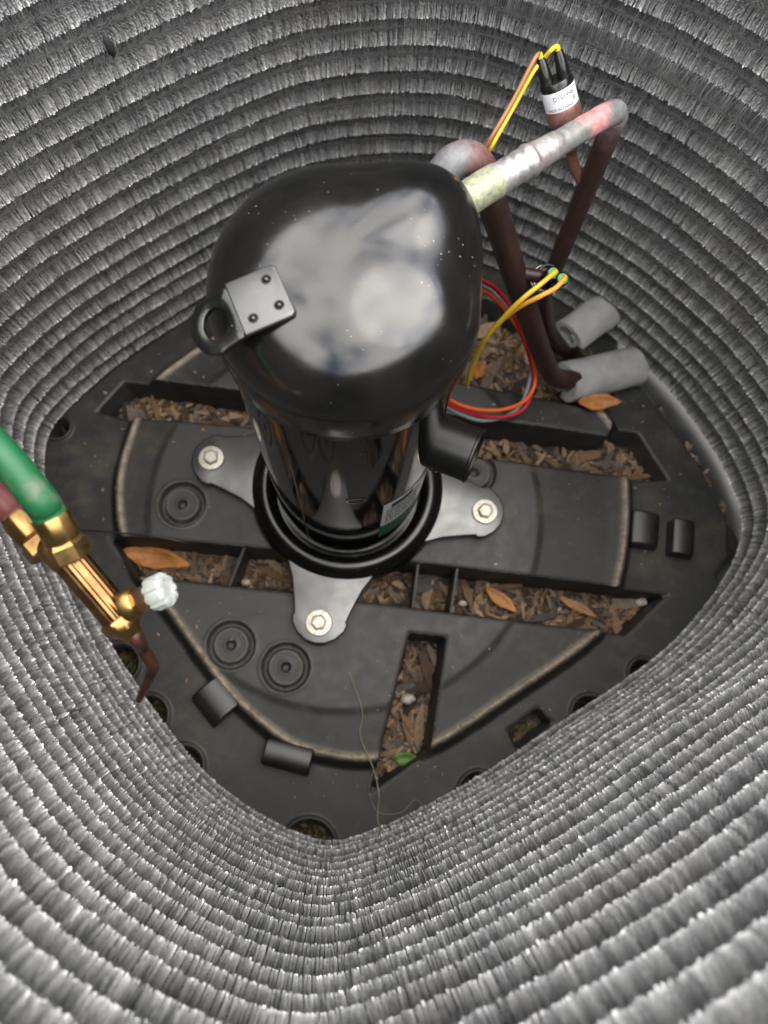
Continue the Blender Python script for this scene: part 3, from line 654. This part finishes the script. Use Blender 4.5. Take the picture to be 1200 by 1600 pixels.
# second switch, seen end-on
c2_ = at(856, 432, 0.205); d2 = (Vector((0.12, -0.25, 0.75))).normalized(); m2s = frame(c2_ - d2 * 0.012, d2)
sw2 = empty('pressure_switch', c2_, 'black pressure switch seen end-on with two green-sealed yellow leads, on the suction pipe', 'pressure switch')
bm = bmesh.new(); lathe(bm, [(0.0085, 0.0), (0.0095, 0.002), (0.0095, 0.012), (0.0088, 0.0135), (0.0078, 0.0135), (0.0076, 0.009), (0, 0.009)], m2s, 36); sharp(obj('switch_body', bm, M_blackplastic, sw2), 40)
for rr_, zz_ in ((0.0098, 0.004), (0.0098, 0.0075)):
    bm = bmesh.new(); P = [m2s @ Vector((rr_ * math.cos(t), rr_ * math.sin(t), zz_)) for t in np.linspace(0, 2 * math.pi, 40)]; tube(bm, P, 0.0007, 8); obj('spring_clip', bm, M_chrome, sw2)
for (u, v, mt_, P) in ((864, 427, M_wy, [(846, 443, .222), (815, 468, .215), (785, 498, .195), (757, 532, .165), (738, 570, .12), (730, 600, .08)]),
                       (879, 436, M_wyo, [(868, 450, .222), (842, 464, .22), (808, 482, .205), (775, 510, .18), (750, 545, .14), (735, 590, .09)])):
    b0 = at(u, v, 0.219)
    bm = bmesh.new(); lathe(bm, [(0.0048, -0.014), (0.0052, -0.001), (0.0048, 0.0006), (0.0040, 0.0008)], frame(b0, d2), 20); obj('terminal_boot', bm, M_blackplastic, sw2)
    bm = bmesh.new(); lathe(bm, [(0.0042, -0.004), (0.0042, 0.0004), (0.0036, 0.0016), (0.0018, 0.002)], frame(b0, d2), 20); obj('terminal_seal', bm, M_greenseal, sw2)
    wirepart('lead_wire', [b0 - d2 * 0.002, b0 + d2 * 0.004] + [at(*p) for p in P], mt_, sw2, 0.00185)

# ------------------------------------------------------------------ compressor power leads: a loop of three wires
for nm, lb, mt_, P in (('power_lead', 'bright orange wire looping down beside the compressor, outermost of the loop', M_wo, [(735, 450, .16), (764, 460, .13), (797, 494, .10), (824, 545, .06), (837, 590, .035), (824, 622, .030), (795, 638, .032), (755, 641, .036), (715, 631, .045), (690, 615, .06)]),
                       ('power_lead', 'red wire looping down beside the compressor under the yellow switch leads', M_wr, [(740, 435, .165), (771, 448, .14), (800, 484, .11), (820, 535, .07), (834, 592, .030), (822, 634, .022), (795, 650, .022), (755, 650, .026), (712, 637, .04), (688, 620, .055)]),
                       ('power_lead', 'grey wire looping between the orange and red leads beside the compressor', M_wg, [(738, 443, .15), (767, 455, .125), (797, 490, .098), (822, 540, .058), (830, 580, .030), (815, 630, .022), (788, 651, .018), (750, 657, .022), (711, 643, .035), (688, 626, .05)])):
    bm = bmesh.new(); tube(bm, catmull([at(*p) for p in P], 10), 0.00185, 10); tag(obj(nm, bm, mt_), lb, 'wire', 'compressor power leads')

# ------------------------------------------------------------------ foam pipe insulation
def sleeve(a, b, ro, ri, gap1, sweep, name, label, curl=0.0, bendv=Vector((0, 0, 0))):
    m = frame(a, b - a); L_ = (b - a).length; bm = bmesh.new(); N = 40; R_ = []
    inv = m.inverted().to_3x3() @ bendv
    for j in range(9):
        z = L_ * j / 8; off = inv * math.sin(math.pi * j / 8); ring = []
        for i in range(N + 1):
            a_ = rad(gap1 + sweep * i / N); f = 1 - curl * (i / N)
            w1 = 1 + 0.012 * math.sin(5 * a_ + j)
            ring.append((bm.verts.new(m @ (Vector((ro * f * w1 * math.cos(a_), ro * f * w1 * math.sin(a_), z)) + off)), bm.verts.new(m @ (Vector(((ri * f) * math.cos(a_), (ri * f) * math.sin(a_), z)) + off))))
        R_.append(ring)
    for p, q in zip(R_, R_[1:]):
        for i in range(N):
            bm.faces.new((p[i][0], p[i + 1][0], q[i + 1][0], q[i][0])); bm.faces.new((p[i][1], q[i][1], q[i + 1][1], p[i + 1][1]))
        for i in (0, N): bm.faces.new((p[i][0], q[i][0], q[i][1], p[i][1]))
    for ring in (R_[0], R_[-1]):
        for i in range(N): bm.faces.new((ring[i][0], ring[i][1], ring[i + 1][1], ring[i + 1][0]))
    mid = (a + b) / 2; r_ = np.random.default_rng(len(label))
    for v in bm.verts: v.co.z = mid.z + (v.co.z - mid.z) * 0.78; v.co += Vector(r_.normal(0, 0.00022, 3))
    bmesh.ops.recalc_face_normals(bm, faces=bm.faces)
    o = obj(name, bm, M_foam); bevel(o, 0.0012, 2, 50); sharp(o, 50); return tag(o, label, 'insulation')
sleeve(at(884, 596, 0.012), at(992, 574, -0.008), 0.0215, 0.0098, 262, 350, 'foam_sleeve', 'grey foam sleeve around the end of the suction pipe, beside an orange leaf')
sleeve(at(886, 526, 0.016), at(944, 484, 0.012), 0.0225, 0.0145, 165, -420, 'foam_sleeve', 'split curled grey foam sleeve with open end, just above the other sleeve', curl=0.5)

# ------------------------------------------------------------------ brazing torch with hoses
T0 = at(104, 868, 0.352); T1 = at(190, 970, 0.338); ta = (T1 - T0).normalized(); TL = (T1 - T0).length
torch = empty('brazing_torch', T1, 'brass brazing torch with green and red hoses and clear valve knob, at the left', 'torch')
mtq = frame(T0, ta, (CAM - T0).normalized())
bm = bmesh.new()
lathe(bm, [(0.0066, -0.001), (0.0074, 0.001), (0.0076, TL * 0.1), (0.0076, TL * 0.93), (0.0072, TL)], mtq, 96, lambda a, z: 1 + 0.022 * math.cos(20 * a)); sharp(obj('handle', bm, M_brass2, torch), 60)
bm = bmesh.new(); hexq = lambda a, z: 0.94 / math.cos(((a) % (math.pi / 3)) - math.pi / 6)
lathe(bm, [(0.0076, TL * 0.92), (0.0086, TL * 0.94), (0.0088, TL + 0.001), (0.0078, TL + 0.004), (0.0058, TL + 0.006), (0.0042, TL + 0.010), (0.0, TL + 0.010)], mtq, 48, lambda a, z: hexq(a, z) if z < TL + 0.003 else 1); collar = sharp(obj('collar', bm, M_brass, torch), 35)
# y-shaped inlet block
ga = at(96, 838, 0.362); gb = at(78, 806, 0.368); ra = at(52, 836, 0.345); rb = at(28, 808, 0.346)
bm = bmesh.new(); tube(bm, catmull([T0 + ta * 0.003, T0 - ta * 0.004, T0.lerp((ga + ra) / 2, 0.55)], 6), [0.0084, 0.0094, 0.0092], 32); obj('inlet_block', bm, M_brass, torch)
for (p, q, hp, hw, hm, nm, r0) in ((ga, gb, [(64, 783, 0.375), (40, 753, 0.380), (8, 716, 0.386), (-35, 672, 0.392), (-100, 610, 0.41)], [(-0.25, 0.00, 0.49), (-0.33, 0.04, 0.585), (-0.42, 0.06, 0.60)], M_green, 'green_hose', 0.0073),
                           (ra, rb, [(10, 790, 0.349), (-12, 768, 0.352), (-60, 720, 0.365)], [(-0.20, -0.075, 0.42), (-0.25, -0.05, 0.53), (-0.33, -0.01, 0.60), (-0.42, 0.02, 0.59)], M_redhose, 'red_hose', 0.0070)):
    dn = (q - p).normalized(); mn = frame(p - dn * 0.011, dn); Ln = (q - p).length + 0.011
    bm = bmesh.new(); lathe(bm, [(0.0076, 0.0), (0.0083, 0.0008), (0.0083, 0.0075), (0.0076, 0.0085), (0.0070, 0.0095)], mn, 48, hexq); nut = sharp(obj('hose_nut', bm, M_brass, torch), 30)
    bm = bmesh.new(); lathe(bm, [(0.0070, 0.009), (0.0078, 0.0098), (0.0081, Ln - 0.001), (0.0077, Ln), (0.0064, Ln)], mn, 64, lambda a, z: 1 + 0.03 * max(-0.3, math.cos(9 * a)) if 0.0105 < z + 0.001 else 1); sharp(obj('ferrule', bm, M_brass, torch), 50)
    pts = catmull([q - dn * 0.004, q + dn * 0.004] + [at(*h) for h in hp] + [Vector(h) for h in hw], 26); bm = bmesh.new()
    tube(bm, pts, [r0 * (1 + (0.015 if i % 2 else -0.015)) for i in range(len(pts))], 24); obj(nm, bm, hm, torch)
# side valve with clear knob
v0 = at(203, 944, 0.345); v1 = at(262, 919, 0.352); vd = (v1 - v0).normalized(); VL = (v1 - v0).length; mv = frame(v0, vd)
bm = bmesh.new(); lathe(bm, [(0.0075, -0.002), (0.0075, 0.002), (0.0062, 0.004), (0.0050, 0.004)], mv, 32); sharp(obj('valve_boss', bm, M_brass, torch), 40)
bm = bmesh.new(); lathe(bm, [(0.0048, 0.003), (0.0052, 0.004), (0.0052, 0.0105), (0.004, 0.0115), (0, 0.0115)], mv, 48, hexq); sharp(obj('valve_stem', bm, M_coppernut, torch), 30)
bm = bmesh.new(); kf = lambda a, z: 1 + 0.075 * (1 if math.cos(9 * a) > -0.2 else -1)
lathe(bm, [(0.0040, VL - 0.0085), (0.0068, VL - 0.0085), (0.0074, VL - 0.0075), (0.0074, VL - 0.001), (0.0064, VL + 0.0005), (0.0045, VL + 0.0008), (0.0038, VL - 0.0006), (0, VL - 0.0006)], mv, 108, lambda a, z: kf(a, z)); sharp(obj('valve_knob', bm, M_knob, torch), 35)
part_tube('torch_tip', [T1 + ta * 0.004, T1 + ta * 0.012, at(222, 1012, 0.320), at(236, 1034, 0.312), at(238, 1046, 0.306), at(230, 1066, 0.298), at(217, 1094, 0.285)], [0.0046, 0.0036, 0.0033, 0.0032, 0.0030, 0.0022, 0.0016], M_tip, torch, 8, 18)

# ------------------------------------------------------------------ mulch, leaves and litter
def chip_geo(n, L0, L1, wr, tr, sampler, zs, seed):
    r = np.random.default_rng(seed); V, F, C = [], [], []
    pal = np.array([(0.28, 0.175, 0.10), (0.17, 0.10, 0.055), (0.075, 0.045, 0.028), (0.38, 0.26, 0.16), (0.20, 0.15, 0.115), (0.22, 0.125, 0.06), (0.11, 0.10, 0.095), (0.045, 0.032, 0.024)])
    for i in range(n):
        x, y = sampler(r); L_ = r.uniform(L0, L1); w = L_ * r.uniform(*wr); t = L_ * r.uniform(*tr)
        m = Matrix.Translation((x, y, float(gz(np.array([x]), np.array([y]))[0]) + zs + r.uniform(0, 0.004))) @ Matrix.Rotation(r.uniform(0, 6.28), 4, 'Z') @ Matrix.Rotation(r.normal(0, 0.22), 4, 'Y') @ Matrix.Rotation(r.normal(0, 0.3), 4, 'X')
        pts = [(-.5, -.18), (-.28, -.5), (.2, -.46), (.5, -.12), (.46, .2), (.1, .5), (-.36, .42)]
        pts = [(px * L_ * r.uniform(.85, 1.15), py * w * r.uniform(.75, 1.2)) for px, py in pts]; b = len(V)
        zc = r.uniform(-.3, .3) * t
        for zz_ in (0, t):
            for px, py in pts: V.append(m @ Vector((px, py, zz_ + zc * abs(px) / L_ * 4)))
        F.append(tuple(b + 7 + k for k in range(7))); F.append(tuple(b + 6 - k for k in range(7)))
        for k in range(7): F.append((b + k, b + (k + 1) % 7, b + 7 + (k + 1) % 7, b + 7 + k))
        c = pal[r.integers(len(pal))] * r.uniform(.75, 1.3); C += [c] * 14
    return V, F, C
def chip_obj(name, V, F, C):
    me = bpy.data.meshes.new(name); me.from_pydata([tuple(v) for v in V], [], F)
    ca = me.attributes.new('tint', 'FLOAT_COLOR', 'POINT'); ca.data.foreach_set('color', np.c_[np.array(C), np.ones(len(C))].astype(np.float32).ravel())
    return obj(name, me, M_chip, None, False)
def in_poly(P):
    P = np.array(P); lo, hi = P.min(0), P.max(0)
    def f(r):
        for _ in range(200):
            x, y = r.uniform(lo, hi)
            if poly_sd(np.array([x]), np.array([y]), P)[0] < -0.003: return x, y
        return x, y
    return f
regs = [in_poly(SLOTS[k]) for k in 'ABCDE'] ; wts = np.array([0.26, 0.26, 0.12, 0.28, 0.04]); wts /= wts.sum()
def slotsample(r): return regs[r.choice(5, p=wts)](r)
V, F, C = chip_geo(4600, 0.003, 0.024, (0.10, 0.34), (0.03, 0.08), slotsample, 0.0, 11); tag(chip_obj('mulch', V, F, C), 'brown shredded bark mulch under the pan openings', 'mulch', kind='stuff')
def rimsample(r):
    k = r.integers(len(HOLES)); a = r.uniform(0, 6.28); q = HOLES[k][2] * math.sqrt(r.random()); return (HOLES[k][0] + q * math.cos(a)) / 1000, (HOLES[k][1] + q * math.sin(a)) / 1000
V, F, C = chip_geo(160, 0.005, 0.016, (0.2, 0.5), (0.05, 0.12), rimsample, 0.0, 12); tag(chip_obj('mulch', V, F, C), 'small bark litter in the round holes of the pan rim', 'mulch', kind='stuff')
def decksample(r):
    for _ in range(400):
        x, y = r.uniform(-0.27, 0.36), r.uniform(-0.29, 0.20); iy, ix = int((y - ys[0]) / G), int((x - xs[0]) / G)
        near = np.exp(-((abs(dp[iy, ix] + 0.004)) / 0.006)) + np.exp(-max(ds[iy, ix], 0) / 0.012)
        if ds[iy, ix] > 0.004 and math.hypot(x, y) > 0.097 and dc[iy, ix] < -0.01 and r.random() < 0.07 + near: return x, y
    return x, y
V, F, C = [], [], []; rr_ = np.random.default_rng(21)
for i in range(150):
    x, y = decksample(rr_); v_, f_, c_ = chip_geo(1, 0.0012, 0.0045, (0.2, 0.6), (0.1, 0.2), lambda r: (x, y), 0.0, 900 + i); zc = np.mean([p.z for p in v_]); iy, ix = int((y - ys[0]) / G), int((x - xs[0]) / G)
    b = len(V); V += [Vector((p.x, p.y, (p.z - zc) * 0.5 + Ztop[iy, ix] + 0.0012)) for p in v_]; F += [tuple(q + b for q in f) for f in f_]; C += [np.minimum(c * 1.5, 0.6) for c in c_]
for i in range(40):
    a_ = rr_.uniform(0, 1); x = np.interp(a_, [0, .35, .7, 1], [0.332, 0.372, 0.394, 0.388]) + rr_.normal(0, .004); y = np.interp(a_, [0, .35, .7, 1], [0.112, 0.045, -0.01, -0.06])
    v_, f_, c_ = chip_geo(1, 0.004, 0.012, (0.2, 0.5), (0.05, 0.15), lambda r: (x, y), 0.0, 1900 + i); zc = np.mean([p.z for p in v_]); b = len(V); V += [Vector((p.x, p.y, p.z - zc - 0.034)) for p in v_]; F += [tuple(q + b for q in f) for f in f_]; C += [c * 0.7 for c in c_]
tag(chip_obj('litter', V, F, C), 'tiny bark crumbs and seeds scattered over the pan deck', 'litter', kind='stuff')
NAMES = {'A': 'slot behind the compressor', 'B': 'long slot in front of the compressor', 'C': 'short slot nearest the viewer', 'D': 'opening beside the suction pipe'}
for key, cnt in (('A', 18), ('B', 18), ('C', 9), ('D', 14)):
    f = in_poly(SLOTS[key])
    for i in range(cnt):
        V, F, C = chip_geo(1, 0.024, 0.052, (0.14, 0.30), (0.02, 0.05), f, 0.005, 500 + i + ord(key) * 40)
        tag(chip_obj('wood_chip', V, F, C), 'large brown bark chip lying in the ' + NAMES[key], 'wood chip', 'bark chips in the ' + NAMES[key])
def leaf(name, label, p, L_, w, az, tilt, curl, mat):
    bm = bmesh.new(); n = 12; R_ = []; m = Matrix.Translation(p) @ Matrix.Rotation(rad(az), 4, 'Z') @ Matrix.Rotation(rad(tilt), 4, 'X')
    for i in range(n + 1):
        t = i / n; hw = w * (math.sin(math.pi * min(1, t * 1.0 + 0.0)) ** 0.75) * (1 - 0.25 * t) + 0.0003; x = (t - .5) * L_; z = curl * L_ * ((t - .5) ** 2) * 2
        R_.append([bm.verts.new(m @ Vector((x, hw * s_ * (1 + .10 * math.sin(9 * t + s_ * 2) + .07 * math.sin(23 * t + 5 * s_)), z + abs(s_) * hw * 0.35 + 0.0008 * math.sin(9 * t + 2 * s_)))) for s_ in (-1, -.5, 0, .5, 1)])
    for a_, b_ in zip(R_, R_[1:]):
        for k in range(4): bm.faces.new((a_[k], a_[k + 1], b_[k + 1], b_[k]))
    o = obj(name, bm, mat); s_ = o.modifiers.new('thickness', 'SOLIDIFY'); s_.thickness = 0.0005
    return tag(o, label, 'leaf')
zl = ZG + 0.010
leaf('dry_leaf', 'long orange dry leaf in the front slot next to the torch valve', at(245, 872, zl), 0.072, 0.0115, -11, 8, 0.10, M_leaf_o)
leaf('dry_leaf', 'orange dry leaf lying beside the grey foam sleeve', at(935, 628, 0.004), 0.046, 0.009, 2, 20, 0.2, M_leaf_o)
leaf('dry_leaf', 'narrow orange leaf in the front slot right of the ribs', at(783, 937, zl), 0.040, 0.0070, -38, 10, 0.1, M_leaf_o)
leaf('dry_leaf', 'thin brown leaf in the right half of the front slot', at(902, 948, zl), 0.046, 0.0048, -28, 6, 0.05, M_leaf_b)
leaf('dry_leaf', 'small orange leaf in the opening by the compressor side', at(748, 578, zl), 0.026, 0.008, 60, 15, 0.2, M_leaf_o)
leaf('green_leaf', 'small green leaf at the near end of the short slot', at(632, 1184, zl + 0.008), 0.024, 0.0062, 4, 12, 0.1, M_leaf_g)
leaf('dry_leaf', 'tiny tan leaf scrap caught on the coil at the right', at(1044, 507, 0.045), 0.011, 0.002, 0, 40, 0.5, M_leaf_o)
for lb, p, s_ in (('white pebble lying in the middle of the short slot', at(637, 1092, zl), 0.0062), ('white pebble in the front slot under the base ring', at(384, 910, zl), 0.0042), ('white pebble right of the ribs in the front slot', at(723, 943, zl), 0.0038),
                  ('pale pebble at the far right tip of the front slot', at(1002, 941, zl), 0.0055)):
    bm = bmesh.new(); bmesh.ops.create_icosphere(bm, subdivisions=2, radius=s_)
    for v in bm.verts: v.co = Vector((v.co.x * (1.2 + random.uniform(-.12, .12)), v.co.y * (0.85 + random.uniform(-.12, .12)), v.co.z * 0.6)) * random.uniform(0.8, 1.08) + p
    tag(obj('pebble', bm, M_pebble), lb, 'pebble')
# grass in the rim openings
r = np.random.default_rng(5); V, F = [], []
for i in range(260):
    k = r.integers(len(HOLES) + 1)
    if k < len(HOLES): hx, hy, hr = HOLES[k]
    else: hx, hy, hr = 174, -226, 18
    a = r.uniform(0, 6.28); q = (hr - 3) * math.sqrt(r.random()) / 1000; p = Vector((hx / 1000 + q * math.cos(a), hy / 1000 + q * math.sin(a), ZG)); a = r.uniform(0, 6.28); L_ = r.uniform(0.010, 0.026); w = 0.0009
    d = Vector((math.cos(a), math.sin(a), 0)); e = Vector((-d.y, d.x, 0)); b = len(V)
    V += [p - e * w, p + e * w, p + d * L_ * .3 + Vector((0, 0, L_ * .6)) + e * w * .8, p + d * L_ * .3 + Vector((0, 0, L_ * .6)) - e * w * .8, p + d * L_ * .7 + Vector((0, 0, L_ * .8))]
    F += [(b, b + 1, b + 2, b + 3), (b + 3, b + 2, b + 4)]
me = bpy.data.meshes.new('grass'); me.from_pydata([tuple(v) for v in V], [], F); tag(obj('grass', me, M_grass), 'green grass blades growing in the pan rim holes', 'grass', kind='stuff')
pd = Vector(on_wall(160, 68)) + Vector((0.006, -0.006, 0.004)); bm = bmesh.new(); bmesh.ops.create_icosphere(bm, subdivisions=2, radius=0.004)  # dark blob added in place of a shaded hole in the fins
for v in bm.verts: v.co = Vector((v.co.x * 0.8, v.co.y * 0.8, v.co.z * 2.0)) * random.uniform(0.65, 1.2) + pd
tag(obj('fin_hole_blob', bm, mottled('dark_fin_hole', (0.012, 0.012, 0.014), (0.03, 0.028, 0.028), 0.8)), 'small dark blob standing in for a dark hole in the coil fins at upper left', 'dirt')
def strand(name, label, P, rr, mat, cat):
    bm = bmesh.new(); tube(bm, catmull([at(*p) for p in P], 12), rr, 6); return tag(obj(name, bm, mat), label, cat)
strand('dry_strand', 'thin pale plant strand trailing over the pan to the coil near the bottom', [(545, 1050, .002), (566, 1110, .002), (563, 1150, .0), (583, 1200, .004), (592, 1240, .01), (590, 1275, .006), (594, 1300, .02), (584, 1330, .06)], 0.00045, M_strand, 'strand')
strand('dry_strand', 'pale curled fibre loop on the pan near the bottom slot', [(583, 1205, -.015), (577, 1235, -.014), (590, 1268, -.015), (625, 1270, -.015), (648, 1250, -.015), (660, 1262, -.014), (640, 1275, -.015)], 0.00022, M_strand, 'strand')
strand('thin_twig', 'thin brown wire-like twig crossing the left end of the front slot', [(128, 828, -.012), (180, 832, .0), (230, 836, .003), (290, 848, -.004), (330, 858, -.03)], 0.0008, M_pipe, 'twig')
